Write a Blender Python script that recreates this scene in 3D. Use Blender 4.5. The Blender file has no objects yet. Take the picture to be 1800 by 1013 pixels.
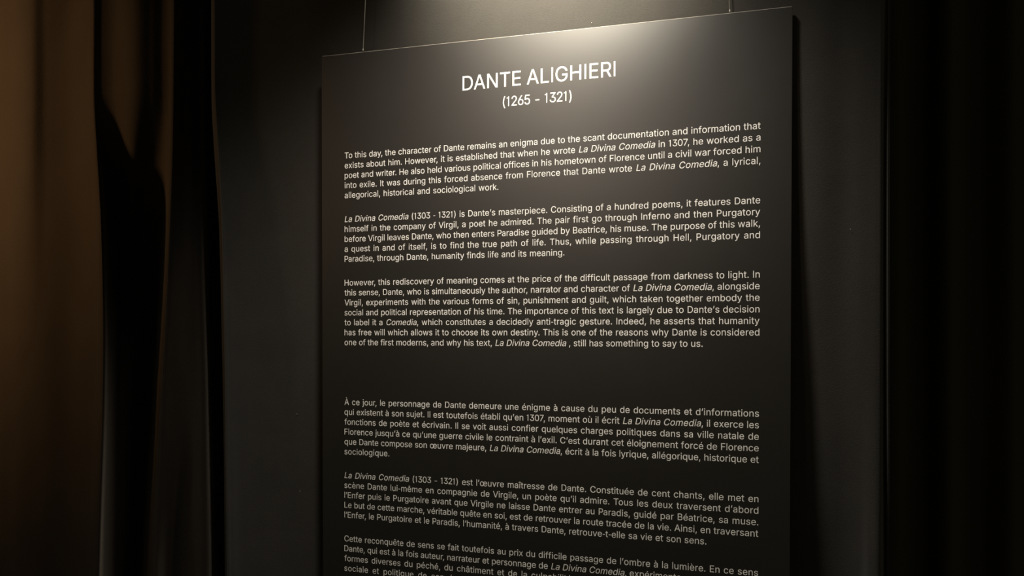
import bpy, math
from mathutils import Vector, Matrix
from mathutils.geometry import delaunay_2d_cdt

C = bpy.context.scene.collection
S = 0.0222                                  # metres per printed line of body text

# ------------------------------------------------------------------ camera
CX, CY, CZ = 36.5364*S, -67.2431*S, 1.55
YAW, PITCH, ROLL = math.radians(15.762), math.radians(-0.5005), math.radians(0.1565)
V0 = -18.3273                               # the line of text at eye level
fw = Vector((-math.sin(YAW)*math.cos(PITCH), math.cos(YAW)*math.cos(PITCH), math.sin(PITCH)))
rt0 = Vector((math.cos(YAW), math.sin(YAW), 0.0)); up0 = rt0.cross(fw)
rt = rt0*math.cos(ROLL)+up0*math.sin(ROLL); up = -rt0*math.sin(ROLL)+up0*math.cos(ROLL)
CAM = Vector((CX, CY, CZ))
cd = bpy.data.cameras.new('camera'); cam = bpy.data.objects.new('camera', cd); C.objects.link(cam)
cam.matrix_world = Matrix(((rt.x, up.x, -fw.x, CAM.x), (rt.y, up.y, -fw.y, CAM.y), (rt.z, up.z, -fw.z, CAM.z), (0, 0, 0, 1)))
cd.sensor_width = 36; cd.lens = 26; cd.shift_y = 104.38/1800; cd.clip_start = 0.05
bpy.context.scene.camera = cam
FPX, Y0 = 1300.0, 610.88


def at(px, py, Y):
    """point of the plane y = Y that the photograph shows at (px, py)"""
    d = fw + rt*((px-900)/FPX) - up*((py-Y0)/FPX)
    return CAM + d*((Y-CY)/d.y)


# ------------------------------------------------------------------ light and exposure
sc = bpy.context.scene
sc.view_settings.view_transform = 'Standard'; sc.view_settings.look = 'None'
sc.view_settings.exposure = 0.0; sc.view_settings.gamma = 1.0; sc.view_settings.use_curve_mapping = False
w = bpy.data.worlds.new('dark_room'); sc.world = w; w.use_nodes = True
bg = w.node_tree.nodes['Background']
bg.inputs[0].default_value = (1.0, 0.88, 0.58, 1); bg.inputs[1].default_value = 0.125


def spot(name, loc, aim, power, col, size, blend, radius):
    l = bpy.data.lights.new(name, 'SPOT'); o = bpy.data.objects.new(name, l); C.objects.link(o)
    o.location = loc; o.rotation_euler = (Vector(aim)-Vector(loc)).to_track_quat('-Z', 'Y').to_euler()
    l.energy = power; l.color = col; l.spot_size = math.radians(size); l.spot_blend = blend; l.shadow_soft_size = radius
    return o



spot('spot_beam', (0.45, -0.62, 2.80), (0.476, 0.03, 2.46), 410, (1.0, 0.90, 0.71), 51, 1.0, 0.09)
spot('spot_spill', (0.45, -0.62, 2.80), (0.50, 0.03, 1.15), 88, (1.0, 0.92, 0.79), 88, 1.0, 0.08)
spot('added_highlight_spot', (0.16, -1.50, 2.52), (0.40, 0.0, 1.9), 43, (1.0, 0.81, 0.64), 44, 1.0, 0.08)  # added lamp without a known fixture; stretches the panel's highlight downwards
spot('warm_lamp', (-2.6, -1.9, 2.75), (-1.62, 0.0, 2.20), 860, (1.0, 0.53, 0.21), 47, 1.0, 0.40)

# ------------------------------------------------------------------ helpers


def mat(name, base, rough=0.5, spec=0.5, sheen=0.0, sheen_rough=0.3, sheen_tint=(1, 1, 1), noise=0.0, nscale=200.0, bump=0.0, metallic=0.0, mottle=0.0, rough_var=0.0):
    m = bpy.data.materials.new(name); m.use_nodes = True
    nt = m.node_tree; b = nt.nodes['Principled BSDF']
    b.inputs['Base Color'].default_value = (*base, 1); b.inputs['Roughness'].default_value = rough
    b.inputs['Specular IOR Level'].default_value = spec; b.inputs['Metallic'].default_value = metallic
    b.inputs['Sheen Weight'].default_value = sheen; b.inputs['Sheen Roughness'].default_value = sheen_rough
    b.inputs['Sheen Tint'].default_value = (*sheen_tint, 1)
    tc = nt.nodes.new('ShaderNodeTexCoord')
    n = nt.nodes.new('ShaderNodeTexNoise'); n.inputs['Scale'].default_value = nscale; n.inputs['Detail'].default_value = 4
    nt.links.new(tc.outputs['Object'], n.inputs['Vector'])
    big = nt.nodes.new('ShaderNodeTexNoise'); big.inputs['Scale'].default_value = 9; big.inputs['Detail'].default_value = 6; big.inputs['Roughness'].default_value = 0.65
    nt.links.new(tc.outputs['Object'], big.inputs['Vector'])
    if noise or mottle:
        add = nt.nodes.new('ShaderNodeMath'); add.operation = 'MULTIPLY_ADD'
        nt.links.new(n.outputs[0], add.inputs[0]); add.inputs[1].default_value = noise*2
        m2 = nt.nodes.new('ShaderNodeMath'); m2.operation = 'MULTIPLY_ADD'
        nt.links.new(big.outputs[0], m2.inputs[0]); m2.inputs[1].default_value = mottle*2; m2.inputs[2].default_value = 1-mottle-noise
        nt.links.new(m2.outputs[0], add.inputs[2])
        mx = nt.nodes.new('ShaderNodeVectorMath'); mx.operation = 'SCALE'; mx.inputs[0].default_value = base
        nt.links.new(add.outputs[0], mx.inputs['Scale']); nt.links.new(mx.outputs[0], b.inputs['Base Color'])
    if rough_var:
        mr = nt.nodes.new('ShaderNodeMath'); mr.operation = 'MULTIPLY_ADD'
        nt.links.new(big.outputs[0], mr.inputs[0]); mr.inputs[1].default_value = rough_var*2; mr.inputs[2].default_value = rough-rough_var
        nt.links.new(mr.outputs[0], b.inputs['Roughness'])
    if bump:
        bp = nt.nodes.new('ShaderNodeBump'); bp.inputs['Strength'].default_value = bump; bp.inputs['Distance'].default_value = 0.002
        nt.links.new(n.outputs[0], bp.inputs['Height']); nt.links.new(bp.outputs[0], b.inputs['Normal'])
    return m


def obj(name, verts, faces, m, parent=None, smooth=False):
    me = bpy.data.meshes.new(name); me.from_pydata(verts, [], faces); me.update(); me.materials.append(m)
    if smooth:
        me.polygons.foreach_set('use_smooth', [True]*len(me.polygons))
    o = bpy.data.objects.new(name, me); C.objects.link(o); o.parent = parent
    return o


def box(name, a, b, m, parent=None):
    (x0, y0, z0), (x1, y1, z1) = a, b
    v = [(x, y, z) for z in (z0, z1) for y in (y0, y1) for x in (x0, x1)]
    return obj(name, v, [(0, 2, 3, 1), (4, 5, 7, 6), (0, 1, 5, 4), (2, 6, 7, 3), (0, 4, 6, 2), (1, 3, 7, 5)], m, parent)


def tag(o, label, cat, group=None):
    o['label'] = label; o['category'] = cat
    if group: o['group'] = group
    return o


def crom(p, t):
    """Catmull-Rom through the values p at integer t"""
    n = len(p)-1; t = min(max(t, 0), n); i = min(int(t), n-1); f = t-i
    a, b, c, d = p[max(i-1, 0)], p[i], p[i+1], p[min(i+2, n)]
    return b+0.5*f*(c-a+f*(2*a-5*b+4*c-d+f*(3*(b-c)+d-a)))


# ------------------------------------------------------------------ materials
M_board = mat('satin_black_print', (0.0075, 0.0066, 0.0055), 0.44, 0.5, noise=0.10, nscale=900, mottle=0.12, rough_var=0.03)
M_core = mat('glint_grey_foam_board', (0.30, 0.28, 0.25), 0.7, 0.2, noise=0.1, nscale=600)
M_ink = mat('warm_white_print', (0.85, 0.84, 0.82), 0.6, 0.2)
M_wire = mat('nylon_line', (0.50, 0.49, 0.46), 0.35, 0.5, nscale=50)
M_velvet = mat('charcoal_velvet', (0.0325, 0.0305, 0.0278), 0.9, 0.1, sheen=0.15, sheen_rough=0.45, noise=0.22, nscale=420, bump=0.35, mottle=0.22)
M_brown = mat('dark_brown_velvet', (0.019, 0.0155, 0.0122), 0.85, 0.1, sheen=0.15, sheen_rough=0.3, sheen_tint=(1.0, 0.85, 0.7), noise=0.2, nscale=420, bump=0.3, mottle=0.2)
M_black = mat('haze_lifted_black_velvet', (0.038, 0.037, 0.024), 0.95, 0.05, noise=0.2, nscale=420, bump=0.2)  # base raised and greened to put lens haze into the cloth colour
M_room = mat('matt_black_paint', (0.012, 0.011, 0.010), 0.9, 0.2, noise=0.1, nscale=80, bump=0.1)
M_lint = mat('pale_lint', (0.55, 0.5, 0.45), 0.9, 0.1)

# ------------------------------------------------------------------ the room
for n, a, b in (('floor', (-3.2, -3.2, -0.1), (3.2, 1.0, 0.0)), ('ceiling', (-3.2, -3.2, 3.2), (3.2, 1.0, 3.3)),
                ('wall_back', (-3.2, 0.9, 0.0), (3.2, 1.0, 3.2))):
    box(n, a, b, M_room)['kind'] = 'structure'

# ------------------------------------------------------------------ drapes
KY = (170, 400, 680, 1080)                  # rows of the picture at which the folds are described


def drape(name, sec, m, top=3.14, bot=0.02, sub=10, rows=110, wave=0.0, gap=None, thick=0.003):
    """sec: per fold point four pixel columns and four depths, for the rows KY; one continuous sheet of cloth"""
    zk = [at(300, y, 0).z for y in KY]
    P = []
    for (xs, ys) in sec:
        pts = []
        for k in range(4):
            pts.append((at(xs[k], KY[k], ys[k]).x, ys[k]))
        P.append(pts)
    verts, faces = [], []
    nu = (len(P)-1)*sub+1
    for r in range(rows+1):
        z = bot+(top-bot)*r/rows
        # position along the four described rows
        if z >= zk[0]: t = 0.0
        elif z <= zk[3]: t = 3.0
        else:
            k = next(i for i in range(3) if zk[i+1] <= z)
            t = k+(zk[k]-z)/(zk[k]-zk[k+1])
        X = [crom([q[0] for q in p], t) for p in P]; Y = [crom([q[1] for q in p], t) for p in P]
        for i in range(nu):
            s = i/sub
            x, y = crom(X, s), crom(Y, s)
            y += wave*(math.sin(23*x+3.1*z)*math.sin(2.7*z+5*x)+0.6*math.sin(61*x-9*z+2*math.sin(4*z))*math.sin(7*z+11*x))
            verts.append((x, y, z))
    for r in range(rows):
        for i in range(nu-1):
            a = r*nu+i
            faces.append((a, a+1, a+nu+1, a+nu))
    o = obj(name, verts, faces, m, smooth=True)
    sm = o.modifiers.new('cloth_thickness', 'SOLIDIFY'); sm.thickness = thick; sm.offset = -1
    return o



def same(x, y): return ((x,)*4, (y,)*4)


left_sec = [same(-190, .03), same(-140, .07), same(-90, .02), same(-30, .005), ((15, 12, 10, 8), (-.012,)*4),
    ((50, 47, 44, 40), (-.042, -.036, -.028, -.026)), ((82, 82, 80, 76), (-.027,)*4), ((125, 128, 128, 120), (-.012,)*4), ((150, 160, 162, 150), (-.020,)*4),
    ((164, 175, 177, 167), (-.042, -.045, -.042, -.04)), ((168, 181, 184, 174), (-.04, -.038, -.034, -.032)), ((178, 189, 190, 181), (-.032, .015, .03, .03)),
    ((203, 208, 206, 200), (-.022, .08, .11, .11)), ((236, 230, 226, 216), (-.034, .09, .14, .14)), ((266, 258, 248, 236), (-.014, .12, .15, .15)), ((288, 285, 270, 251), (.004, .10, .13, .13)),
    ((300, 294, 279, 259), (.0, .02, .01, .01)), ((301.5, 296, 281, 261), (-.045, -.045, -.05, -.05)), ((305, 299, 284, 264), (-.058, -.06, -.065, -.065)), ((312, 306, 292, 273), (-.045, -.045, -.05, -.045)),
    ((325, 322, 318, 300), (-.02, -.02, -.03, .03)), ((340, 339, 342, 337), (.005, .0, -.005, -.02)), ((352, 355, 362, 368), (.05, .04, .03, .02)), ((364, 368, 373, 384), (.15,)*4), ((400, 400, 404, 412), (.20,)*4)]
back_sec = [((372, 386, 393, 396), (.085,)*4), ((371, 385, 392, 395.5), (.035,)*4), ((371.5, 385.5, 392.5, 396), (-.03,)*4), ((377, 390, 397, 400), (-.055,)*4), ((387, 399, 406, 409), (-.042,)*4), ((420, 425, 428, 430), (-.018, -.012, -.008, -.005)),
    ((460,)*4, (.012, .016, .02, .022)), ((530,)*4, (.044, .048, .054, .058)), ((620,)*4, (.064, .066, .07, .076)), ((760,)*4, (.05, .056, .066, .08)), ((950,)*4, (.026, .042, .062, .085)), ((1150,)*4, (.028, .042, .063, .086)), ((1330,)*4, (.021, .034, .062, .092)),
    ((1400,)*4, (.0205, .033, .064, .096)), ((1440,)*4, (.021, .035, .066, .104)), ((1480,)*4, (.029, .045, .068, .112)), ((1510,)*4, (.030, .044, .062, .092)), ((1528,)*4, (.031, .044, .058, .055)), ((1541,)*4, (.032, .044, .058, .045)), ((1549,)*4, (.034, .047, .064, .06)),
    ((1554,)*4, (.05, .065, .085, .09)), ((1558.5,)*4, (.052, .06, .08, .09)), ((1561,)*4, (.05, .056, .074, .09)), ((1563,)*4, (.07, .08, .10, .11)), ((1558,)*4, (.13,)*4)]
right_sec = [same(1530, .52), same(1580, .50), same(1620, .55), same(1670, .49), same(1720, .56), same(1780, .50), same(1830, .55), same(1900, .49), same(1980, .55)]


curtain = tag(drape('pleated_curtain', left_sec, M_brown, wave=0.0012), 'dark brown velvet curtain hanging in tall pleats beside the backdrop', 'curtain')
backdrop = tag(drape('cloth_backdrop', back_sec, M_velvet, wave=0.0012), 'flat charcoal velvet cloth hanging behind the text panel', 'curtain')
tag(drape('black_curtain', right_sec, M_black, wave=0.001), 'unlit black curtain set back in the dark beyond the charcoal cloth', 'curtain')

# bits of lint caught on the cloth
def lint(px, py, Y, parent, size):
    c = at(px, py, Y); v = []
    for i in range(8):
        a = i*math.pi/4; r = size*(0.7+0.3*math.sin(3*i))
        v.append((c.x+r*math.cos(a), c.y+0.0004*math.sin(2*a), c.z+r*0.8*math.sin(a)))
    v += [(c.x, c.y-size, c.z), (c.x, c.y+size, c.z)]
    o = obj('lint_fleck', v, [f for i in range(8) for f in ((i, (i+1) % 8, 8), ((i+1) % 8, i, 9))], M_lint, parent, True)
    o['label'] = 'pale fleck of lint'
    return o


for q in ((1438, 275, .036, .0011), (1495, 403, .044, .0011), (1418, 483, .05, .0011), (522, 728, .05, .0010), (527, 864, .055, .0010), (1040, 40, .024, .0011), (1437, 733, .07, .0011)):
    lint(*q[:3], backdrop, q[3])

# ------------------------------------------------------------------ the hanging text panel
panel = bpy.data.objects.new('text_panel', None); C.objects.link(panel)


def pz(v): return CZ+(v-V0)*S


ZB = 0.22                                    # lower edge, below the picture
panel.location = (20*S, 0.006, ZB)
tag(panel, 'tall black exhibition panel of white printed text hung from two wires', 'panel')
OX, OY, OZ = panel.location


def L(p): return (p[0]-OX, p[1]-OY, p[2]-OZ)


uL, uLb, uR, uRb, vL, vR = -2.62, -2.30, 42.27, 42.36, 10.58, 10.26


def slab(name, inset_t, inset, y0, y1, m, bev):
    """board of the panel's slightly out-of-square outline, front edges eased by bev"""
    def ring(d, y):
        return [L(((uLb*S)+inset+d, y, ZB+inset+d)), L(((uRb*S)-inset-d, y, ZB+inset+d)),
                L(((uR*S)-inset-d, y, pz(vR)-inset_t-d)), L(((uL*S)+inset+d, y, pz(vL)-inset_t-d))]
    v = ring(bev, y0)+ring(0, y0+bev)+ring(0, y1)
    f = [(0, 1, 2, 3), (11, 10, 9, 8)]
    for k in (0, 4):
        for i in range(4):
            j = (i+1) % 4
            f.append((k+i, k+4+i, k+4+j, k+j))
    return obj(name, v, f, m, panel)


slab('printed_face', 0.0016, 0.0, 0.0, 0.0012, M_board, 0.0003)['label'] = 'black satin printed face'
slab('board_core', 0.0, 0.0006, 0.0013, 0.0115, M_core, 0.0012)['label'] = 'grey foam core, its pale lip along the top edge standing in for a glint'  # lip left pale at the top only, to give that edge its bright glint

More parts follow.
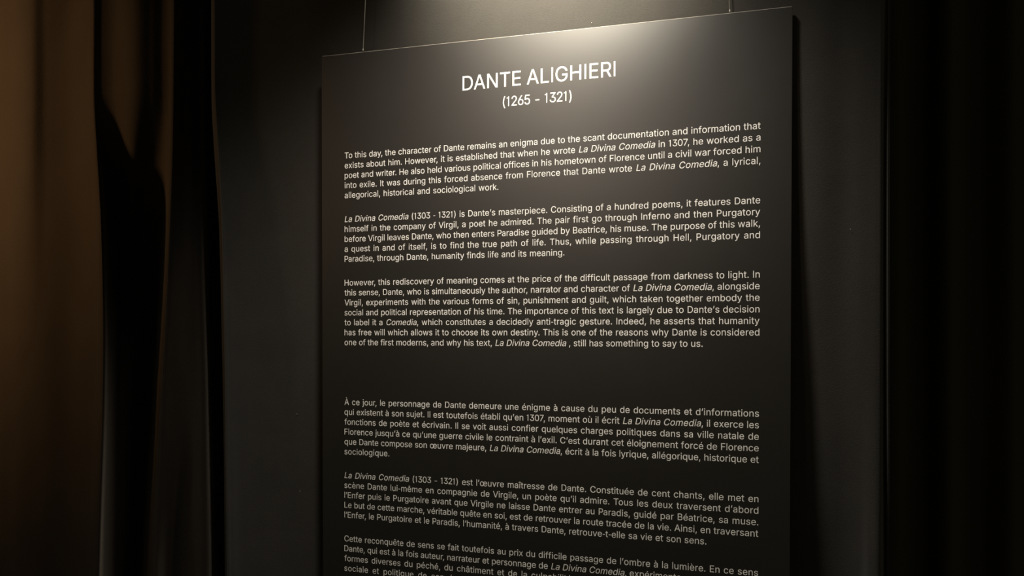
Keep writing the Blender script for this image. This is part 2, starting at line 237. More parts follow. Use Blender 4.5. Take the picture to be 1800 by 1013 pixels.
# ------------------------------------------------------------------ lettering
GLYPHS = """
(273|89,156,89,207,89,244,93,283,101,324,108,364,119,404,132,441,145,479,160,511,177,539,196,539,216,539,236,539,219,504,204,467,191,428,178,389,168,351,161,313,155,276,151,240,151,207,151,176,154,146,160,115,166,83,176,51,188,16,201,-18,217,-56,236,-96,216,-96,196,-96,177,-96,148,-47,126,3,111,55,97,106
)273|57,-96,37,-96,57,-55,73,-17,86,18,98,53,107,85,113,116,119,147,122,177,122,207,122,240,118,276,112,313,105,351,95,389,82,428,70,467,55,504,37,539,57,539,77,539,97,539,113,511,128,479,142,441,155,404,165,364,173,323,180,283,184,244,184,207,184,156,177,104,161,53,146,2,125,-48,97,-96,77,-96
,188|53,-119,38,-119,48,-56,58,8,68,71,91,71,114,71,137,71,119,8,102,-56,84,-119,69,-119
-250|40,170,40,170,40,170,40,217,40,217,40,217,210,217,210,217,210,217,210,170,210,170,210,170
.188|108,-4,95,-4,83,-4,72,0,63,9,54,18,50,28,50,41,50,54,54,65,63,73,72,82,83,87,95,87,108,87,119,82,128,73,137,65,141,54,141,41,141,28,137,18,128,9,119,0
0417|247,-7,209,-7,171,-7,139,3,112,24,85,45,65,74,51,113,37,152,30,199,30,254,30,309,37,356,51,395,66,434,86,464,113,484,139,505,171,516,209,516,246,516,279,505,305,484,332,464,352,434,366,395,380,356,387,309,387,254,387,199,380,152,366,113,352,74,332,45,306,24,279,3|184,50,209,50,234,50,255,58,272,74,290,90,303,113,312,144,321,174,326,211,326,254,326,297,321,334,312,365,303,395,290,419,272,435,255,451,234,460,209,460,184,460,163,451,145,435,128,419,114,395,105,365,96,334,91,297,91,254,91,211,96,174,105,144,114,113,128,90,145,74,163,58
1300|128,0,128,0,128,0,128,405,128,405,128,405,40,405,40,405,40,405,40,442,40,442,40,442,75,446,75,446,75,446,108,462,108,462,108,462,128,485,128,485,128,485,133,509,133,509,133,509,184,509,184,509,184,509,184,0,184,0,184,0
2385|138,0,30,0,30,16,30,32,30,47,87,108,144,168,200,229,220,249,236,267,248,282,261,298,270,313,277,327,283,341,286,356,286,371,286,390,282,405,274,419,265,432,254,442,239,449,225,456,208,460,190,460,170,460,153,456,138,447,124,439,113,428,105,413,97,399,93,382,93,362,73,362,52,362,32,362,32,392,39,419,52,442,66,465,85,483,109,496,133,509,161,516,191,516,222,516,249,509,272,497,296,484,314,467,327,445,341,424,347,399,347,372,347,354,344,335,337,318,330,300,319,280,302,259,285,237,263,211,233,180,195,140,157,100,119,60,119,59,119,58,119,57,198,57,277,57,355,57,355,38,355,19,355,0,247,0
3409|238,-7,204,-7,173,-7,145,-1,119,10,93,21,72,37,56,57,41,78,32,103,30,132,52,132,74,132,96,132,97,114,103,99,113,87,123,75,136,65,152,59,167,53,185,50,205,50,226,50,245,53,261,61,278,68,291,79,301,93,311,107,315,124,315,145,315,163,311,181,302,196,294,212,280,224,261,234,242,243,218,248,187,248,173,248,158,248,143,248,143,265,143,282,143,299,187,349,230,399,274,448,274,450,274,451,274,452,201,452,129,452,56,452,56,471,56,490,56,509,157,509,258,509,359,509,359,493,359,477,359,461,305,400,251,339,198,278,198,282,198,285,198,289,235,293,268,288,295,276,322,263,343,246,357,222,372,199,379,173,379,145,379,115,372,89,357,66,342,43,321,25,295,12,269,0
5391|224,-7,191,-7,161,-7,134,-1,110,11,86,23,67,39,53,60,39,81,31,104,30,130,51,130,72,130,92,130,94,115,99,101,108,89,117,77,129,67,144,60,158,53,174,50,191,50,212,50,230,55,246,64,263,74,275,87,284,104,293,121,298,141,298,162,298,184,293,204,284,221,274,238,261,252,245,262,228,272,209,277,188,277,171,277,154,274,138,268,121,263,108,255,98,246,78,248,58,250,38,253,47,338,57,423,66,509,156,509,246,509,337,509,337,490,337,471,337,452,265,452,193,452,121,452,115,402,110,352,104,301,105,301,106,301,106,301,118,311,131,319,148,325,164,331,181,334,200,334,223,334,244,329,264,321,284,313,301,301,315,285,330,270,341,252,349,231,357,210,361,188,361,163,361,130,354,101,339,76,324,50,304,30,279,15,253,1
6385|224,-7,193,-7,161,-7,133,0,109,15,84,29,65,49,51,74,37,100,30,129,30,162,30,186,35,212,46,239,57,266,76,300,104,340,142,396,180,453,219,509,242,509,265,509,288,509,231,426,174,344,117,261,116,261,114,261,112,261,116,271,123,280,132,288,140,296,150,302,162,307,174,312,187,314,201,314,232,314,259,308,282,295,305,282,323,263,336,240,349,216,355,189,355,157,355,125,348,97,334,73,320,48,301,28,277,14,252,0|173,48,193,48,213,48,230,53,245,63,260,72,272,85,281,101,290,118,294,136,294,157,294,178,290,197,281,213,272,230,260,242,245,251,230,261,213,265,193,265,173,265,156,261,140,252,125,243,113,230,104,214,96,198,91,179,91,158,91,137,96,118,104,102,113,85,125,72,140,63,156,53
7388|87,0,65,0,140,149,216,299,291,448,291,450,291,451,291,452,204,452,117,452,30,452,30,471,30,490,30,509,139,509,249,509,358,509,358,489,358,469,358,449,283,299,208,150,133,0,110,0
A480|39,0,16,0,78,170,140,339,201,509,226,509,251,509,276,509,338,339,401,170,463,0,440,0,418,0,395,0,359,101,323,202,287,302,281,321,273,344,264,372,255,400,245,435,232,478,236,478,241,478,245,478,233,435,222,399,213,371,204,343,196,320,191,302,155,202,120,101,85,0,62,0|197,142,110,142,110,161,110,180,110,199,197,199,283,199,370,199,370,180,370,161,370,142,283,142
B456|122,0,60,0,60,170,60,339,60,509,120,509,181,509,241,509,276,509,306,503,329,491,352,479,369,462,381,442,392,422,398,399,398,374,398,352,394,334,387,320,379,306,369,294,356,286,344,277,330,271,315,267,315,265,315,264,315,262,331,261,347,255,363,245,379,235,392,221,402,203,413,185,418,163,418,136,418,111,412,87,400,67,388,46,370,30,344,18,319,6,287,0,247,0,184,0|125,115,125,57,165,57,205,57,245,57,284,57,313,65,330,80,347,95,355,114,355,137,355,154,351,170,342,184,334,198,321,209,306,218,290,227,271,231,248,231,207,231,166,231,125,231,125,173|125,341,125,285,162,285,200,285,238,285,257,285,273,289,288,296,303,303,315,313,323,326,332,339,336,355,336,372,336,395,328,414,313,429,297,444,273,452,240,452,202,452,163,452,125,452,125,396
C510|293,-7,267,-7,223,-7,184,4,150,25,116,46,89,76,70,115,50,154,40,201,40,254,40,308,50,354,70,393,89,432,116,462,150,484,184,505,223,516,267,516,293,516,317,512,340,504,363,497,384,486,402,471,420,457,436,439,448,418,460,398,468,374,473,348,451,348,430,348,408,348,404,366,398,381,389,395,381,408,370,419,357,428,345,438,331,444,315,449,300,454,284,456,267,456,236,456,208,448,184,432,159,417,139,394,125,364,111,334,103,297,103,254,103,211,111,175,125,145,140,115,159,92,184,76,209,61,236,53,267,53,284,53,300,55,315,60,331,65,345,71,357,81,370,90,381,101,389,114,398,128,404,143,408,160,430,160,451,160,473,160,469,135,460,111,448,91,436,70,421,52,402,38,384,23,363,12,341,5,318,-3
D502|271,0,219,0,178,0,137,0,96,0,96,19,96,38,96,57,136,57,175,57,215,57,256,57,291,65,318,81,345,97,366,119,379,149,392,179,399,214,399,255,399,296,392,331,379,361,366,390,346,412,320,428,293,444,260,452,221,452,178,452,136,452,93,452,93,471,93,490,93,509,137,509,181,509,225,509,275,509,317,499,353,478,388,458,415,429,433,391,452,353,462,308,462,255,462,202,452,157,433,119,414,81,387,51,351,31,314,10|103,509,125,509,125,339,125,170,125,0,103,0,82,0,60,0,60,170,60,339,60,509,82,509
E419|165,0,60,0,60,170,60,339,60,509,164,509,268,509,372,509,372,490,372,471,372,452,290,452,207,452,125,452,125,396,125,341,125,286,202,286,278,286,355,286,355,267,355,248,355,229,278,229,202,229,125,229,125,172,125,114,125,57,208,57,292,57,375,57,375,38,375,19,375,0,270,0
F410|82,0,60,0,60,170,60,339,60,509,163,509,266,509,369,509,369,490,369,471,369,452,288,452,206,452,125,452,125,394,125,336,125,278,198,278,272,278,346,278,346,259,346,240,346,221,272,221,198,221,125,221,125,147,125,74,125,0,103,0
G520|309,-7,269,-7,223,-7,184,4,149,25,115,46,88,77,69,116,50,155,40,201,40,254,40,308,50,354,69,393,88,432,115,462,149,484,183,505,221,516,265,516,292,516,317,512,340,504,364,496,385,484,403,469,422,454,437,437,449,416,461,396,470,373,474,349,452,349,430,349,408,349,403,365,396,380,387,393,379,406,368,417,356,427,344,436,330,444,315,448,300,453,283,456,265,456,235,456,208,448,183,432,159,417,139,394,125,364,111,334,103,297,103,254,103,211,111,175,125,145,140,115,159,92,184,76,209,61,237,53,269,53,297,53,323,59,345,71,367,83,384,101,396,123,409,146,415,172,415,202,421,201,428,200,434,199,384,199,333,199,283,199,283,218,283,237,283,256,348,256,413,256,478,256,478,237,478,219,478,200,478,158,469,122,451,91,433,60,408,36,377,19,345,2
H517|82,0,60,0,60,170,60,339,60,509,82,509,103,509,125,509,125,435,125,362,125,289,214,289,303,289,392,289,392,362,392,435,392,509,414,509,435,509,457,509,457,339,457,170,457,0,435,0,414,0,392,0,392,77,392,155,392,232,303,232,214,232,125,232,125,155,125,77,125,0,103,0
I176|60,0,60,0,60,0,60,509,60,509,60,509,116,509,116,509,116,509,116,0,116,0,116,0
L393|160,0,60,0,60,170,60,339,60,509,82,509,103,509,125,509,125,358,125,208,125,57,203,57,282,57,361,57,361,38,361,19,361,0,261,0
N523|82,0,60,0,60,170,60,339,60,509,85,509,111,509,136,509,205,400,274,291,343,183,349,174,355,164,363,151,370,138,379,123,388,107,396,90,405,73,414,55,411,55,408,54,405,54,403,72,401,90,401,108,400,126,399,142,399,157,399,172,399,185,399,195,399,300,399,404,399,509,420,509,442,509,463,509,463,339,463,170,463,0,438,0,412,0,387,0,325,97,264,193,202,290,194,303,186,316,177,331,169,345,159,362,148,381,137,400,123,424,108,452,111,453,115,453,119,454,120,428,121,405,122,384,123,362,124,344,124,328,125,312,125,300,125,291,125,194,125,97,125,0,103,0
P445|82,0,60,0,60,170,60,339,60,509,118,509,177,509,235,509,274,509,307,502,332,487,358,473,377,454,390,430,402,405,409,378,409,348,409,317,402,290,390,265,377,241,358,222,332,207,307,193,274,186,235,186,193,186,151,186,109,186,109,205,109,224,109,242,150,242,191,242,233,242,259,242,281,247,297,256,313,265,325,278,333,294,341,310,344,328,344,348,344,368,341,386,333,402,325,417,313,430,297,439,280,448,259,452,232,452,196,452,160,452,125,452,125,301,125,151,125,0,103,0
R449|82,0,60,0,60,170,60,339,60,509,119,509,177,509,236,509,275,509,307,502,333,489,359,475,378,457,390,433,403,410,409,382,409,352,409,321,403,295,390,271,378,248,359,230,333,217,307,204,275,198,236,198,189,198,143,198,96,198,96,217,96,236,96,255,142,255,188,255,234,255,260,255,281,259,298,267,314,275,326,286,334,300,341,315,345,332,345,352,345,372,341,390,334,405,326,420,314,431,298,440,281,448,259,452,233,452,197,452,161,452,125,452,125,301,125,151,125,0,103,0|378,0,353,0,312,76,271,153,230,229,254,229,279,229,303,229,344,153,386,76,428,0,403,0
T449|85,452,32,452,32,471,32,490,32,509,160,509,288,509,417,509,417,490,417,471,417,452,363,452,310,452,257,452,257,301,257,151,257,0,235,0,214,0,193,0,193,151,193,301,193,452,139,452
V480|229,0,204,0,141,170,79,339,16,509,39,509,62,509,84,509,120,408,156,307,192,206,198,189,206,166,215,137,224,109,235,73,248,31,243,31,239,31,235,31,247,74,258,110,267,138,276,166,284,189,290,206,325,307,360,408,395,509,417,509,440,509,463,509,401,339,340,170,278,0,253,0
a389|182,-9,160,-9,136,-9,114,-4,94,5,75,14,59,27,48,45,36,62,30,83,30,108,30,130,35,147,43,161,52,175,63,185,78,193,92,201,108,207,125,211,143,215,160,218,178,220,201,223,219,225,234,227,248,228,258,231,265,235,272,239,276,245,276,255,276,255,276,256,276,257,276,272,273,286,267,297,261,308,252,316,240,322,228,328,213,331,196,331,178,331,162,328,149,322,136,317,126,309,118,301,110,292,104,283,100,274,80,280,61,285,41,291,50,314,62,332,79,346,95,360,113,369,133,375,153,381,173,384,194,384,208,384,223,383,239,379,255,376,271,370,286,360,301,351,313,338,322,320,332,303,337,280,337,251,337,168,337,84,337,0,317,0,297,0,277,0,277,17,277,35,277,52,275,52,274,52,272,52,268,43,261,34,252,25,243,15,230,7,215,1,200,-5|155,45,170,45,193,45,212,50,228,59,243,68,255,79,263,93,271,107,276,122,276,138,276,155,276,173,276,190,273,187,268,184,259,182,251,180,242,178,231,176,221,174,210,172,200,171,190,170,182,169,175,168,161,166,147,163,134,159,121,154,111,148,103,139,96,131,92,119,92,105,92,92,95,81,102,72,109,63,118,57,130,52,142,48
b424|261,-8,229,-8,206,-8,187,-4,172,4,158,12,146,21,138,31,129,42,123,51,118,59,116,59,114,59,112,59,112,39,112,20,112,0,92,0,72,0,53,0,53,170,53,339,53,509,73,509,93,509,114,509,114,446,114,382,114,319,115,319,117,319,118,319,123,327,129,336,137,346,145,356,157,365,171,373,186,381,205,384,229,384,261,384,289,376,313,361,337,345,356,322,370,293,383,263,390,229,390,189,390,149,383,114,370,84,356,55,337,32,313,16,289,0|197,47,220,47,244,47,263,53,279,66,295,78,308,95,316,117,324,138,328,162,328,189,328,216,324,240,316,261,308,282,296,299,280,311,264,324,244,330,220,330,197,330,177,324,161,312,145,300,133,284,125,263,117,242,113,217,113,189,113,161,117,136,125,115,133,94,146,77,162,65,178,53
c396|226,-8,207,-8,173,-8,143,0,117,16,91,33,71,56,56,85,41,114,34,149,34,187,34,227,41,262,56,291,71,321,91,343,117,360,143,376,173,384,207,384,226,384,243,382,260,377,276,372,292,365,305,356,319,347,330,335,340,322,350,309,357,294,362,277,342,272,322,267,303,262,300,272,296,281,290,289,285,297,278,305,270,311,262,317,253,322,242,325,232,328,220,330,207,330,182,330,161,323,145,310,129,297,116,280,108,258,100,237,96,213,96,187,96,162,100,139,108,117,116,96,129,79,145,66,161,53,182,46,207,46,220,46,232,48,243,52,253,55,263,60,271,66,279,72,286,80,292,89,297,97,301,107,304,117,324,112,343,107,363,102,358,85,351,70,341,56,332,43,320,31,306,21,293,12,277,4,261,-1,244,-6
d424|219,-8,195,-8,164,-8,136,0,111,16,87,32,68,55,55,84,41,114,34,149,34,189,34,229,41,263,55,293,69,322,88,345,112,361,136,376,164,384,196,384,219,384,238,381,253,373,268,365,279,356,287,346,296,336,302,327,306,319,308,319,309,319,311,319,311,382,311,446,311,509,331,509,351,509,372,509,372,339,372,170,372,0,352,0,332,0,313,0,313,20,313,39,313,59,311,59,309,59,307,59,302,51,295,42,287,31,278,21,267,12,252,4,238,-4|181,47,205,47,227,47,247,53,263,65,279,77,291,94,299,115,308,136,312,161,312,189,312,217,308,242,300,263,292,284,279,300,263,312,247,324,228,330,205,330,181,330,161,324,145,311,129,299,116,282,108,261,100,240,96,216,96,189,96,162,100,138,109,117,117,95,129,78,145,66,161,53
e404|238,-8,212,-8,175,-8,143,0,117,16,90,33,70,56,56,85,41,114,34,148,34,187,34,226,41,260,55,290,69,319,89,343,115,359,141,376,171,384,205,384,226,384,246,381,266,374,285,367,303,356,319,341,335,326,348,306,357,282,366,258,371,228,371,194,371,186,371,178,371,169,272,169,174,169,75,169,75,187,75,204,75,221,163,221,250,221,338,221,329,215,319,208,310,202,310,227,306,249,298,269,290,288,278,303,263,314,247,325,228,330,205,330,182,330,163,325,146,313,130,302,118,288,109,270,100,251,96,232,96,211,96,200,96,189,96,178,96,150,101,126,110,106,120,87,134,72,151,61,168,51,189,46,212,46,228,46,241,48,254,53,266,57,277,64,285,73,294,82,301,93,306,105,325,101,345,96,365,91,359,71,349,54,335,39,321,24,303,13,283,4,262,-4
f254|154,379,228,379,228,362,228,344,228,327,154,327,80,327,6,327,6,344,6,362,6,379,80,379|101,0,81,0,81,144,81,288,81,432,81,453,86,471,96,486,106,500,119,511,135,519,152,526,169,530,187,530,201,530,213,529,222,527,232,525,238,523,243,521,238,503,233,486,227,468,224,470,220,471,215,472,210,473,203,474,195,474,176,474,163,469,154,460,146,451,142,437,142,419,142,279,142,140,142,0,121,0
g425|238,-151,207,-151,179,-151,155,-147,134,-140,113,-132,96,-123,82,-110,69,-98,58,-84,51,-69,67,-60,84,-50,101,-41,107,-49,113,-57,122,-66,130,-75,141,-82,154,-88,168,-94,186,-97,207,-97,238,-97,263,-90,282,-75,302,-60,311,-37,311,-6,311,19,311,44,311,68,310,68,308,68,306,68,301,60,295,51,287,41,278,32,267,23,252,16,238,8,219,5,195,5,164,5,137,12,113,27,88,41,69,62,55,90,41,118,34,152,34,191,34,230,41,264,55,293,69,322,88,345,112,361,137,376,165,384,196,384,220,384,239,381,253,373,268,365,280,356,288,346,297,336,303,327,308,319,309,319,311,319,313,319,313,339,313,359,313,379,333,379,353,379,372,379,372,250,372,121,372,-9,372,-42,365,-69,350,-90,335,-111,316,-126,291,-136,266,-146|181,59,205,59,228,59,248,64,264,75,280,86,292,101,300,121,308,141,312,165,312,193,312,220,308,243,300,264,292,284,280,301,264,312,248,324,228,330,205,330,181,330,161,324,145,312,129,299,117,283,109,262,100,242,96,219,96,193,96,166,100,143,109,123,117,103,129,87,145,76,162,65
h410|114,249,114,227,114,151,114,76,114,0,93,0,73,0,53,0,53,170,53,339,53,509,73,509,93,509,114,509,114,435,114,361,114,287,110,287,106,287,102,287,114,322,131,347,152,362,174,377,199,384,227,384,253,384,276,379,295,369,315,358,330,342,341,321,352,299,357,273,357,240,357,160,357,80,357,0,337,0,316,0,296,0,296,78,296,157,296,235,296,265,288,288,273,304,258,321,237,329,210,329,192,329,175,325,161,317,146,309,135,298,126,283,118,267
i167|73,0,53,0,53,126,53,253,53,379,73,379,93,379,114,379,114,253,114,126,114,0,93,0|95,443,84,443,72,443,62,447,54,455,45,462,41,472,41,483,41,494,45,504,54,512,62,520,72,524,84,524,95,524,106,520,114,512,122,504,126,494,126,483,126,472,122,462,114,455,106,447
j167|53,243,53,379,73,379,93,379,114,379,114,243,114,106,114,-30,114,-53,110,-73,102,-90,93,-107,81,-120,65,-129,48,-138,28,-143,4,-143,-1,-143,-5,-143,-10,-143,-10,-124,-10,-105,-10,-87,-6,-87,-2,-87,2,-87,20,-87,32,-82,40,-72,49,-62,53,-48,53,-29,53,107|95,443,83,443,72,443,62,447,53,455,45,462,41,472,41,483,41,494,45,504,53,512,62,520,72,524,83,524,95,524,105,520,114,512,122,504,126,494,126,483,126,472,122,462,114,455,105,447
k381|132,158,110,137,110,162,110,187,110,212,113,212,117,212,121,212,175,268,230,323,284,379,310,379,335,379,360,379,301,319,243,259,184,199,182,199,179,199,177,199,155,178|73,0,53,0,53,170,53,339,53,509,73,509,93,509,114,509,114,339,114,170,114,0,93,0|320,0,294,0,245,62,197,124,148,186,162,200,177,214,191,229,252,152,312,76,372,0,346,0
l162|53,0,53,0,53,0,53,530,53,530,53,530,107,530,107,530,107,530,107,0,107,0,107,0
m610|73,0,53,0,53,126,53,253,53,379,72,379,92,379,112,379,112,351,112,323,112,295,111,295,109,295,108,295,113,316,121,332,132,346,144,359,157,369,172,376,187,383,203,386,219,386,247,386,270,378,287,361,305,344,316,322,321,295,318,295,315,295,312,295,317,313,325,329,337,343,349,357,364,367,381,375,398,382,416,386,437,386,459,386,479,381,497,372,515,362,530,348,541,328,551,309,557,285,557,255,557,170,557,85,557,0,536,0,516,0,496,0,496,85,496,169,496,254,496,281,488,301,473,313,457,325,439,330,419,330,402,330,387,327,374,320,362,313,352,303,345,290,339,278,335,263,335,247,335,165,335,82,335,0,315,0,295,0,274,0,274,87,274,173,274,260,274,281,267,298,253,311,239,324,221,330,199,330,185,330,171,327,158,320,144,313,134,303,126,289,118,276,114,258,114,238,114,159,114,79,114,0,93,0
n410|114,249,114,227,114,151,114,76,114,0,93,0,73,0,53,0,53,126,53,253,53,379,72,379,92,379,112,379,112,349,112,318,112,287,109,287,106,287,102,287,114,322,131,347,152,362,174,377,199,384,227,384,253,384,276,379,295,369,314,358,330,342,341,321,352,299,357,273,357,240,357,160,357,80,357,0,337,0,316,0,296,0,296,78,296,157,296,235,296,265,288,288,273,304,258,321,237,329,210,329,192,329,175,325,161,317,146,309,135,298,126,283,118,267
o415|242,-8,207,-8,173,-8,143,0,117,16,91,33,71,56,56,85,41,114,34,149,34,187,34,227,41,262,56,291,71,321,91,343,117,360,143,376,173,384,207,384,242,384,273,376,299,360,325,343,345,321,359,291,374,262,381,227,381,187,381,149,374,114,359,85,345,56,325,33,299,16,273,0|182,46,207,46,233,46,254,53,270,66,287,79,299,96,307,117,315,139,319,162,319,187,319,213,315,236,307,258,299,280,287,297,270,310,254,323,233,330,207,330,182,330,161,323,145,310,129,297,116,280,108,258,100,237,96,213,96,187,96,162,100,139,108,117,116,96,129,79,145,66,161,53
p424|73,-143,53,-143,53,31,53,205,53,379,72,379,92,379,112,379,112,359,112,339,112,319,114,319,116,319,118,319,123,327,129,336,137,346,145,356,157,365,171,373,186,381,205,384,229,384,261,384,289,376,313,361,337,345,356,322,370,293,383,263,390,229,390,189,390,149,383,114,370,84,356,55,337,32,313,16,289,0,261,-8,229,-8,206,-8,187,-4,173,4,158,12,146,21,138,31,130,42,123,51,118,59,117,59,115,59,114,59,114,-8,114,-76,114,-143,93,-143|197,47,220,47,244,47,263,53,279,66,295,78,308,95,316,117,324,138,328,162,328,189,328,216,324,240,316,261,308,282,296,299,280,311,264,324,244,330,220,330,197,330,177,324,161,312,145,300,133,284,125,263,117,242,113,217,113,189,113,161,117,136,125,115,133,94,146,77,162,65,178,53
q424|372,31,372,-143,351,-143,331,-143,311,-143,311,-76,311,-8,311,59,309,59,308,59,306,59,302,51,295,42,287,31,278,21,267,12,252,4,238,-4,219,-8,195,-8,164,-8,136,0,111,16,87,32,68,55,55,84,41,114,34,149,34,189,34,229,41,263,55,293,69,322,88,345,112,361,136,376,164,384,196,384,219,384,238,381,253,373,268,365,279,356,287,346,296,336,302,327,307,319,309,319,311,319,313,319,313,339,313,359,313,379,332,379,352,379,372,379,372,205|181,47,205,47,227,47,247,53,263,65,279,77,291,94,299,115,308,136,312,161,312,189,312,217,308,242,300,263,292,284,279,300,263,312,247,324,228,330,205,330,181,330,161,324,145,311,129,299,116,282,108,261,100,240,96,216,96,189,96,162,100,138,109,117,117,95,129,78,145,66,161,53
r259|73,0,53,0,53,126,53,253,53,379,72,379,92,379,112,379,112,360,112,340,112,321,113,321,114,321,115,321,122,340,135,355,152,367,170,379,190,385,213,385,218,385,223,385,229,384,235,384,240,384,243,384,243,363,243,343,243,322,242,323,237,323,230,324,223,325,215,326,207,326,189,326,173,322,159,315,145,307,134,297,126,284,118,270,114,255,114,237,114,158,114,79,114,0,93,0
s365|211,-8,182,-8,156,-8,133,-4,112,3,92,11,75,23,62,38,49,53,40,72,36,94,55,98,74,102,94,107,99,86,109,70,124,60,139,50,158,45,181,45,208,45,229,51,244,62,260,74,268,87,268,103,268,116,263,127,254,136,245,144,231,151,212,155,191,160,170,165,149,170,115,178,89,191,72,208,55,225,47,247,47,274,47,296,53,315,65,332,77,348,94,361,115,370,136,380,160,384,187,384,213,384,235,380,254,372,272,365,287,353,299,339,310,325,319,309,324,290,305,286,287,281,268,277,263,292,255,304,243,316,230,327,212,333,187,333,165,333,146,327,131,317,116,306,109,293,109,277,109,263,114,252,124,243,134,235,150,228,172,223,191,218,210,214,229,209,264,201,290,188,306,171,323,154,331,133,331,107,331,84,325,64,312,47,300,30,282,16,260,6,237,-3
t227|138,379,204,379,204,362,204,344,204,327,138,327,72,327,6,327,6,344,6,362,6,379,72,379|65,345,65,471,85,471,106,471,126,471,126,347,126,222,126,98,126,81,129,69,136,61,143,54,154,50,170,50,174,50,179,50,185,51,191,52,197,53,202,54,206,36,209,19,213,2,207,0,200,-2,192,-3,184,-4,176,-4,168,-4,136,-4,110,4,92,21,74,38,65,62,65,93,65,219
u410|211,-5,182,-5,157,-5,134,0,115,11,95,21,80,37,69,59,58,80,53,107,53,139,53,219,53,299,53,379,73,379,93,379,114,379,114,301,114,222,114,144,114,114,121,91,137,75,152,58,173,50,200,50,218,50,235,54,249,62,264,70,275,81,283,97,292,112,296,131,296,153,296,228,296,304,296,379,316,379,337,379,357,379,357,253,357,126,357,0,337,0,318,0,298,0,298,31,298,61,298,92,301,92,304,92,307,92,295,57,279,32,257,17,235,2
v389|184,0,163,0,114,126,66,253,17,379,40,379,62,379,84,379,111,305,138,230,165,155,174,132,181,110,187,87,193,64,199,42,206,21,198,21,191,21,184,21,191,42,197,64,203,87,209,110,216,132,224,155,251,230,278,305,305,379,327,379,349,379,371,379,323,253,275,126,226,0,205,0
w567|158,0,138,0,99,126,61,253,23,379,44,379,66,379,87,379,103,324,118,269,133,214,140,191,147,165,154,137,161,108,168,76,175,41,172,41,168,41,165,41,172,75,179,106,186,135,193,163,199,190,206,214,221,269,237,324,252,379,273,379,295,379,316,379,332,324,347,269,362,214,368,190,375,164,382,136,388,107,395,76,402,41,399,41,395,41,391,41,399,75,406,107,413,135,420,164,427,190,434,214,449,269,465,324,480,379,502,379,523,379,545,379,506,253,468,126,429,0,409,0,389,0,368,0,352,57,335,114,319,172,314,189,309,207,305,225,300,243,295,261,291,280,286,299,281,318,277,338,281,338,286,338,291,338,286,319,281,299,277,280,272,261,267,243,263,225,258,206,253,189,248,172,231,114,215,57,199,0,178,0
x379|44,0,21,0,71,73,121,145,171,218,171,202,171,187,171,171,124,240,76,310,29,379,52,379,76,379,100,379,116,355,132,330,147,306,160,287,170,270,179,253,188,237,198,221,207,206,197,206,186,206,175,206,185,221,194,237,202,253,211,270,221,287,233,306,249,330,266,355,282,379,305,379,328,379,352,379,304,309,256,239,209,169,209,184,209,199,209,214,258,143,308,71,358,0,334,0,310,0,287,0,268,28,249,57,231,85,219,103,209,120,200,136,191,152,182,167,173,182,183,182,194,182,205,182,195,167,186,152,178,136,170,120,160,103,148,85,129,57,110,28,91,0,68,0
y389|51,-140,47,-139,52,-121,57,-103,61,-86,65,-86,68,-87,71,-87,83,-90,94,-91,104,-89,114,-87,122,-82,130,-74,138,-66,145,-53,151,-36,155,-24,159,-13,163,-1,114,126,66,252,17,379,40,379,62,379,84,379,111,305,138,230,165,155,174,132,181,109,187,87,193,64,199,42,206,21,198,21,191,21,184,21,190,42,196,64,202,87,209,110,216,132,224,155,251,230,278,305,305,379,327,379,349,379,371,379,316,234,260,88,204,-58,196,-78,187,-94,177,-107,166,-120,153,-129,139,-136,125,-142,109,-145,91,-145,81,-145,72,-144,65,-143,57,-142
À480|39,0,16,0,78,170,140,339,201,509,226,509,251,509,276,509,338,339,401,170,463,0,440,0,418,0,395,0,359,101,323,202,287,302,281,321,273,344,264,372,255,400,245,435,232,478,236,478,241,478,245,478,233,435,222,399,213,371,204,343,196,320,191,302,155,202,120,101,85,0,62,0|197,142,110,142,110,161,110,180,110,199,197,199,283,199,370,199,370,180,370,161,370,142,283,142|233,558,216,558,194,592,172,625,150,659,173,659,195,659,218,659,234,625,250,592,266,558,249,558
à389|182,-9,160,-9,136,-9,114,-4,94,5,75,14,59,27,48,45,36,62,30,83,30,108,30,130,35,147,43,161,52,175,63,185,78,193,92,201,108,207,125,211,143,215,160,218,178,220,201,223,219,225,234,227,248,228,258,231,265,235,272,239,276,245,276,255,276,255,276,256,276,257,276,272,273,286,267,297,261,308,252,316,240,322,228,328,213,331,196,331,178,331,162,328,149,322,136,317,126,309,118,301,110,292,104,283,100,274,80,280,61,285,41,291,50,314,62,332,79,346,95,360,113,369,133,375,153,381,173,384,194,384,208,384,223,383,239,379,255,376,271,370,286,360,301,351,313,338,322,320,332,303,337,280,337,251,337,168,337,84,337,0,317,0,297,0,277,0,277,17,277,35,277,52,275,52,274,52,272,52,268,43,261,34,252,25,243,15,230,7,215,1,200,-5|155,45,170,45,193,45,212,50,228,59,243,68,255,79,263,93,271,107,276,122,276,138,276,155,276,173,276,190,273,187,268,184,259,182,251,180,242,178,231,176,221,174,210,172,200,171,190,170,182,169,175,168,161,166,147,163,134,159,121,154,111,148,103,139,96,131,92,119,92,105,92,92,95,81,102,72,109,63,118,57,130,52,142,48|182,429,165,429,143,462,121,496,99,529,122,529,145,529,168,529,184,496,199,462,215,429,199,429
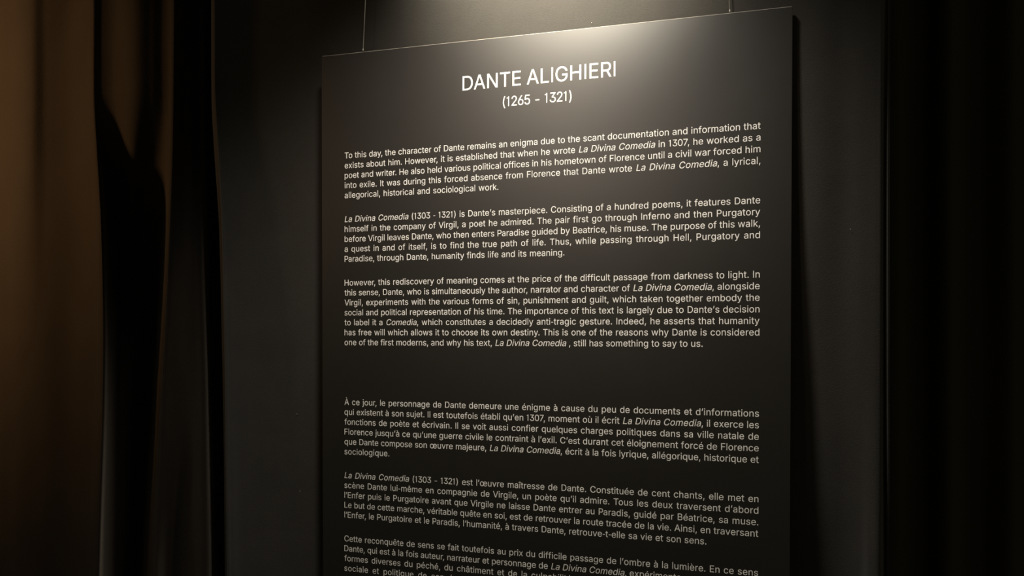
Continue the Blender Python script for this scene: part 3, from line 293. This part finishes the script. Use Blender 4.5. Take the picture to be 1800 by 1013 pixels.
â389|182,-9,160,-9,136,-9,114,-4,94,5,75,14,59,27,48,45,36,62,30,83,30,108,30,130,35,147,43,161,52,175,63,185,78,193,92,201,108,207,125,211,143,215,160,218,178,220,201,223,219,225,234,227,248,228,258,231,265,235,272,239,276,245,276,255,276,255,276,256,276,257,276,272,273,286,267,297,261,308,252,316,240,322,228,328,213,331,196,331,178,331,162,328,149,322,136,317,126,309,118,301,110,292,104,283,100,274,80,280,61,285,41,291,50,314,62,332,79,346,95,360,113,369,133,375,153,381,173,384,194,384,208,384,223,383,239,379,255,376,271,370,286,360,301,351,313,338,322,320,332,303,337,280,337,251,337,168,337,84,337,0,317,0,297,0,277,0,277,17,277,35,277,52,275,52,274,52,272,52,268,43,261,34,252,25,243,15,230,7,215,1,200,-5|155,45,170,45,193,45,212,50,228,59,243,68,255,79,263,93,271,107,276,122,276,138,276,155,276,173,276,190,273,187,268,184,259,182,251,180,242,178,231,176,221,174,210,172,200,171,190,170,182,169,175,168,161,166,147,163,134,159,121,154,111,148,103,139,96,131,92,119,92,105,92,92,95,81,102,72,109,63,118,57,130,52,142,48|156,455,140,435,120,435,100,435,80,435,80,436,80,437,80,438,107,468,133,499,160,529,179,529,199,529,218,529,245,499,272,468,299,438,299,437,299,436,299,435,278,435,258,435,238,435,221,455,205,475,189,495,173,475
è404|238,-8,212,-8,175,-8,143,0,117,16,90,33,70,56,56,85,41,114,34,148,34,187,34,226,41,260,55,290,69,319,89,343,115,359,141,376,171,384,205,384,226,384,246,381,266,374,285,367,303,356,319,341,335,326,348,306,357,282,366,258,371,228,371,194,371,186,371,178,371,169,272,169,174,169,75,169,75,187,75,204,75,221,163,221,250,221,338,221,329,215,319,208,310,202,310,227,306,249,298,269,290,288,278,303,263,314,247,325,228,330,205,330,182,330,163,325,146,313,130,302,118,288,109,270,100,251,96,232,96,211,96,200,96,189,96,178,96,150,101,126,110,106,120,87,134,72,151,61,168,51,189,46,212,46,228,46,241,48,254,53,266,57,277,64,285,73,294,82,301,93,306,105,325,101,345,96,365,91,359,71,349,54,335,39,321,24,303,13,283,4,262,-4|196,429,180,429,158,462,136,496,114,529,136,529,159,529,182,529,198,496,214,462,230,429,213,429
é404|238,-8,212,-8,175,-8,143,0,117,16,90,33,70,56,56,85,41,114,34,148,34,187,34,226,41,260,55,290,69,319,89,343,115,359,141,376,171,384,205,384,226,384,246,381,266,374,285,367,303,356,319,341,335,326,348,306,357,282,366,258,371,228,371,194,371,186,371,178,371,169,272,169,174,169,75,169,75,187,75,204,75,221,163,221,250,221,338,221,329,215,319,208,310,202,310,227,306,249,298,269,290,288,278,303,263,314,247,325,228,330,205,330,182,330,163,325,146,313,130,302,118,288,109,270,100,251,96,232,96,211,96,200,96,189,96,178,96,150,101,126,110,106,120,87,134,72,151,61,168,51,189,46,212,46,228,46,241,48,254,53,266,57,277,64,285,73,294,82,301,93,306,105,325,101,345,96,365,91,359,71,349,54,335,39,321,24,303,13,283,4,262,-4|194,429,177,429,193,462,209,496,225,529,247,529,270,529,293,529,271,496,249,462,227,429,210,429
ê404|238,-8,212,-8,175,-8,143,0,117,16,90,33,70,56,56,85,41,114,34,148,34,187,34,226,41,260,55,290,69,319,89,343,115,359,141,376,171,384,205,384,226,384,246,381,266,374,285,367,303,356,319,341,335,326,348,306,357,282,366,258,371,228,371,194,371,186,371,178,371,169,272,169,174,169,75,169,75,187,75,204,75,221,163,221,250,221,338,221,329,215,319,208,310,202,310,227,306,249,298,269,290,288,278,303,263,314,247,325,228,330,205,330,182,330,163,325,146,313,130,302,118,288,109,270,100,251,96,232,96,211,96,200,96,189,96,178,96,150,101,126,110,106,120,87,134,72,151,61,168,51,189,46,212,46,228,46,241,48,254,53,266,57,277,64,285,73,294,82,301,93,306,105,325,101,345,96,365,91,359,71,349,54,335,39,321,24,303,13,283,4,262,-4|171,455,155,435,135,435,115,435,95,435,95,436,95,437,95,438,121,468,148,499,175,529,194,529,213,529,233,529,260,499,287,468,313,438,313,437,313,436,313,435,293,435,273,435,252,435,236,455,220,475,204,495,187,475
î167|73,0,53,0,53,126,53,253,53,379,73,379,93,379,114,379,114,253,114,126,114,0,93,0|51,455,34,435,14,435,-6,435,-26,435,-26,436,-26,437,-26,438,1,468,28,499,54,529,74,529,93,529,112,529,139,499,166,468,193,438,193,437,193,436,193,435,173,435,152,435,132,435,116,455,99,475,83,495,67,475
ù410|211,-5,182,-5,157,-5,134,0,115,11,95,21,80,37,69,59,58,80,53,107,53,139,53,219,53,299,53,379,73,379,93,379,114,379,114,301,114,222,114,144,114,114,121,91,137,75,152,58,173,50,200,50,218,50,235,54,249,62,264,70,275,81,283,97,292,112,296,131,296,153,296,228,296,304,296,379,316,379,337,379,357,379,357,253,357,126,357,0,337,0,318,0,298,0,298,31,298,61,298,92,301,92,304,92,307,92,295,57,279,32,257,17,235,2|197,429,181,429,159,462,137,496,115,529,137,529,160,529,183,529,199,496,215,462,231,429,214,429
œ694|242,-8,207,-8,173,-8,143,0,117,16,91,33,71,56,56,85,41,114,34,149,34,187,34,227,41,262,56,291,71,321,91,343,117,360,143,376,173,384,207,384,242,384,273,376,299,360,325,343,345,321,359,291,374,262,381,227,381,187,381,149,374,114,359,85,345,56,325,33,299,16,273,0|182,46,207,46,233,46,254,53,270,66,287,79,299,96,307,117,315,139,319,162,319,187,319,213,315,236,307,258,299,280,287,297,270,310,254,323,233,330,207,330,182,330,161,323,145,310,129,297,116,280,108,258,100,237,96,213,96,187,96,162,100,139,108,117,116,96,129,79,145,66,161,53|528,-8,502,-8,465,-8,433,0,406,16,380,33,360,56,345,85,331,114,324,148,324,187,324,226,331,260,345,290,359,319,379,343,405,359,430,376,460,384,495,384,515,384,536,381,555,374,575,367,593,356,609,341,625,326,637,306,647,282,656,258,661,228,661,194,661,186,661,178,661,169,562,169,463,169,364,169,364,187,364,204,364,221,452,221,540,221,628,221,618,215,609,208,599,202,599,227,595,249,587,269,579,288,568,303,552,314,537,325,517,330,495,330,472,330,452,325,436,313,420,302,407,288,398,270,390,251,385,232,385,211,385,200,385,189,385,178,385,150,390,126,400,106,410,87,423,72,441,61,458,51,478,46,502,46,517,46,531,48,543,53,555,57,566,64,575,73,584,82,591,93,595,105,615,101,635,96,654,91,649,71,639,54,625,39,610,24,593,13,572,4,551,-4
–300|30,170,30,170,30,170,30,217,30,217,30,217,270,217,270,217,270,217,270,170,270,170,270,170
’177|67,318,52,318,62,382,72,445,82,509,105,509,128,509,151,509,133,445,116,382,98,318,83,318
"""
G = {}
for ln in GLYPHS.split('\n'):
    if ln:
        p = ln[1:].split('|')
        G[ln[0]] = (int(p[0])/1000, [[int(q)/1000 for q in s.split(',')] for s in p[1:]])
KERN = {'To': -.05, 'Ta': -.05, 'Te': -.05, 'Th': 0, 'AT': -.04, 'r,': -.045, 'r.': -.045, 'y,': -.04, 'y.': -.04, 'v': 0, 'Vi': -.012, 'Pa': -.03,
        'DA': -.015, 'AN': 0, 'AL': 0, 'f,': -.02, 'k.': -.01, 'e,': -.008, '7,': -.06, '’E': -.01, 'l’': -.012, 'ra': 0, 'rm': 0, 'ff': -.005}


def chars(text):
    """(character, italic) for each character; * switches italics"""
    out, it = [], False
    for c in text:
        if c == '*': it = not it
        else: out.append((c, it))
    return out


def set_line(sp, text, u0, v, hs, vs, end=None, space=0.185, track=0.0):
    """append the outlines of one line of text to sp; end: right margin to justify to"""
    cs = chars(text)
    nat = 0.0; ns = 0; n = len(cs)
    for i, (c, it) in enumerate(cs):
        if c == ' ': ns += 1
        else: nat += G[c][0]*hs
        if i+1 < n: nat += KERN.get(c+cs[i+1][0], 0)*hs
    lead = min(x for s in G[cs[0][0]][1] for x in s[0::2])*hs
    last = G[cs[-1][0]]; trail = (last[0]-max(x for s in last[1] for x in s[0::2]))*hs
    sw = space*hs; tr = track
    if end is not None:
        want = end-u0+lead+trail
        slack = want-nat-tr*(n-1)
        sw = slack/max(ns, 1)
        lo, hi = 0.13*hs, 0.36*hs
        aim = space*hs + (sw-space*hs)*0.62      # part of the slack goes between the letters
        aim = min(max(aim, lo), hi)
        tr += (slack-aim*ns)/(n-1); sw = aim
    x = u0-lead
    for i, (c, it) in enumerate(cs):
        if c == ' ': x += sw+tr; continue
        sh = 0.2 if it else 0.0
        sp.append((c, x, v, sh, hs, vs))
        x += G[c][0]*hs+tr
        if i+1 < n: x += KERN.get(c+cs[i+1][0], 0)*hs


SHAPES = {}


def shape(c, res):
    """the filled outline of one character: points and triangles, filled where the winding number is not zero"""
    if (c, res) in SHAPES: return SHAPES[c, res]
    loops = []
    for s in G[c][1]:
        q = [(s[k], s[k+1]) for k in range(0, len(s), 2)]; n = len(q)//3; lp = []
        for k in range(n):
            p0, h0, h1, p1 = q[3*k+1], q[3*k+2], q[(3*k+3) % (3*n)], q[(3*k+4) % (3*n)]
            straight = abs((p1[0]-p0[0])*(h0[1]-p0[1])-(p1[1]-p0[1])*(h0[0]-p0[0]))+abs((p1[0]-p0[0])*(h1[1]-p0[1])-(p1[1]-p0[1])*(h1[0]-p0[0])) < 6e-4*max(abs(p1[0]-p0[0]), abs(p1[1]-p0[1]))
            for j in range(1 if straight else res):
                t = j/res; u = 1-t
                lp.append(tuple(u*u*u*p0[d]+3*u*u*t*h0[d]+3*u*t*t*h1[d]+t*t*t*p1[d] for d in (0, 1)))
        loops.append(lp)
    co, ed = [], []
    for lp in loops:
        b = len(co); co += [Vector(p) for p in lp]; ed += [(b+i, b+(i+1) % len(lp)) for i in range(len(lp))]
    vv, _, ff, *_r = delaunay_2d_cdt(co, ed, [], 0, 1e-5)
    keep = []
    for f in ff:
        cx = sum(vv[i].x for i in f)/len(f); cy = sum(vv[i].y for i in f)/len(f); wn = 0
        for lp in loops:
            for i in range(len(lp)):
                (x0, y0), (x1, y1) = lp[i-1], lp[i]
                if (y0 <= cy) != (y1 <= cy) and x0+(cy-y0)/(y1-y0)*(x1-x0) > cx: wn += 1 if y1 > y0 else -1
        if wn: keep.append(tuple(f))
    SHAPES[c, res] = ([(v.x, v.y) for v in vv], keep)
    return SHAPES[c, res]


def lettering(name, sp, bold, res=3):
    v, f = [], []
    for c, x, y, sh, hs, vs in sp:
        pts, tri = shape(c, res); b = len(v)
        v += [L(((x+(p[0]+sh*p[1])*hs)*S, -0.0002, pz(y+p[1]*vs))) for p in pts]
        f += [tuple(i+b for i in t) for t in tri]
    return obj(name, v, f, M_ink, panel)



W = 39.74


def para(name, v, lines, label=None):
    sp = []
    for i, ln in enumerate(lines):
        end = W
        if isinstance(ln, tuple): ln, end = ln
        set_line(sp, ln, 0.0, v-i, HS, VS, end)
    return lettering(name, sp, BOLD)


def mid(name, text, u0, u1, v, size_h, size_v, bold, sp_w):
    sp = []; set_line(sp, text, u0, v, size_h, size_v, u1, space=sp_w)
    return lettering(name, sp, bold, 5)


HS, VS, BOLD = 1.125, 1.16, 0.0
mid('heading', 'DANTE ALIGHIERI', 12.56, 27.22, 5.70, 2.56, 2.68, 0.0, 0.15)
mid('dates', '(1265 – 1321)', 16.60, 23.19, 3.84, 1.62, 1.78, 0.004, 0.19)
para('paragraph', 0.0, [
    'To this day, the character of Dante remains an enigma due to the scant documentation and information that',
    'exists about him. However, it is established that when he wrote *La Divina Comedia* in 1307, he worked as a',
    'poet and writer. He also held various political offices in his hometown of Florence until a civil war forced him',
    'into exile. It was during this forced absence from Florence that Dante wrote *La Divina Comedia*, a lyrical,',
    ('allegorical, historical and sociological work.', 16.17)])
para('paragraph', -6.402, [
    '*La Divina Comedia* (1303 - 1321) is Dante’s masterpiece. Consisting of a hundred poems, it features Dante',
    'himself in the company of Virgil, a poet he admired. The pair first go through Inferno and then Purgatory',
    'before Virgil leaves Dante, who then enters Paradise guided by Beatrice, his muse. The purpose of this walk,',
    'a quest in and of itself, is to find the true path of life. Thus, while passing through Hell, Purgatory and',
    ('Paradise, through Dante, humanity finds life and its meaning.', 22.57)])
para('paragraph', -12.804, [
    'However, this rediscovery of meaning comes at the price of the difficult passage from darkness to light. In',
    'this sense, Dante, who is simultaneously the author, narrator and character of *La Divina Comedia*, alongside',
    'Virgil, experiments with the various forms of sin, punishment and guilt, which taken together embody the',
    'social and political representation of his time. The importance of this text is largely due to Dante’s decision',
    'to label it a *Comedia*, which constitutes a decidedly anti-tragic gesture. Indeed, he asserts that humanity',
    'has free will which allows it to choose its own destiny. This is one of the reasons why Dante is considered',
    ('one of the first moderns, and why his text, *La Divina Comedia* , still has something to say to us.', 35.0)])
para('paragraph', -24.83, [
    'À ce jour, le personnage de Dante demeure une énigme à cause du peu de documents et d’informations',
    'qui existent à son sujet. Il est toutefois établi qu’en 1307, moment où il écrit *La Divina Comedia*, il exerce les',
    'fonctions de poète et écrivain. Il se voit aussi confier quelques charges politiques dans sa ville natale de',
    'Florence jusqu’à ce qu’une guerre civile le contraint à l’exil. C’est durant cet éloignement forcé de Florence',
    'que Dante compose son œuvre majeure, *La Divina Comedia*, écrit à la fois lyrique, allégorique, historique et',
    ('sociologique.', 4.94)])
para('paragraph', -32.235, [
    '*La Divina Comedia* (1303 – 1321) est l’œuvre maîtresse de Dante. Constituée de cent chants, elle met en',
    'scène Dante lui-même en compagnie de Virgile, un poète qu’il admire. Tous les deux traversent d’abord',
    'l’Enfer puis le Purgatoire avant que Virgile ne laisse Dante entrer au Paradis, guidé par Béatrice, sa muse.',
    'Le but de cette marche, véritable quête en soi, est de retrouver la route tracée de la vie. Ainsi, en traversant',
    ('l’Enfer, le Purgatoire et le Paradis, l’humanité, à travers Dante, retrouve-t-elle sa vie et son sens.', 35.4)])
para('paragraph', -38.637, [
    'Cette reconquête de sens se fait toutefois au prix du difficile passage de l’ombre à la lumière. En ce sens',
    ('Dante, qui est à la fois auteur, narrateur et personnage de *La Divina Comedia*, expérimente avec les', 36.5),
    'formes diverses du péché, du châtiment et de la culpabilité, qui ensemble incarnent la représentation',
    ('sociale et politique de son époque.', 14.3)])


# ------------------------------------------------------------------ the two wires
def wire(px0, py0, px1, py1, label):
    b, a = at(px1, py1, 0.008), at(px0, py0, 0.008)
    d = (a-b); top = b+d*((3.2-b.z)/d.z); b.z -= 0.0005
    ax = (top-b).normalized(); e1 = ax.cross(Vector((0, 1, 0))).normalized(); e2 = ax.cross(e1)
    v = []
    for c in (b, top):
        for i in range(8):
            a_ = i*math.pi/4; v.append(tuple(c+(e1*math.cos(a_)+e2*math.sin(a_))*0.0009))
    f = [(i, (i+1) % 8, 8+(i+1) % 8, 8+i) for i in range(8)]+[tuple(range(7, -1, -1)), tuple(range(8, 16))]
    base = Vector(b)
    o = obj('hanging_wire', [tuple(Vector(q)-base) for q in v], f, M_wire, smooth=True); o.location = base
    tag(o, label, 'wire', 'wires holding the text panel')
    # crimp that ends the wire in the panel's top edge
    k = []
    for h, r in ((0, 1.25), (0.003, 1.25), (0.004, 1.0)):
        for i in range(8):
            a_ = i*math.pi/4; k.append((r*0.0009*math.cos(a_), r*0.0009*math.sin(a_), h))
    obj('crimp', k, [(8*j+i, 8*j+(i+1) % 8, 8*j+8+(i+1) % 8, 8*j+8+i) for j in range(2) for i in range(8)]+[tuple(range(7, -1, -1)), tuple(range(16, 24))], M_wire, o)
    return o


wire(642.5, 0, 638.3, 88.5, 'thin pale wire holding the left end of the text panel')
wire(1281.8, 0, 1282.6, 20, 'thin pale wire holding the right end of the text panel')
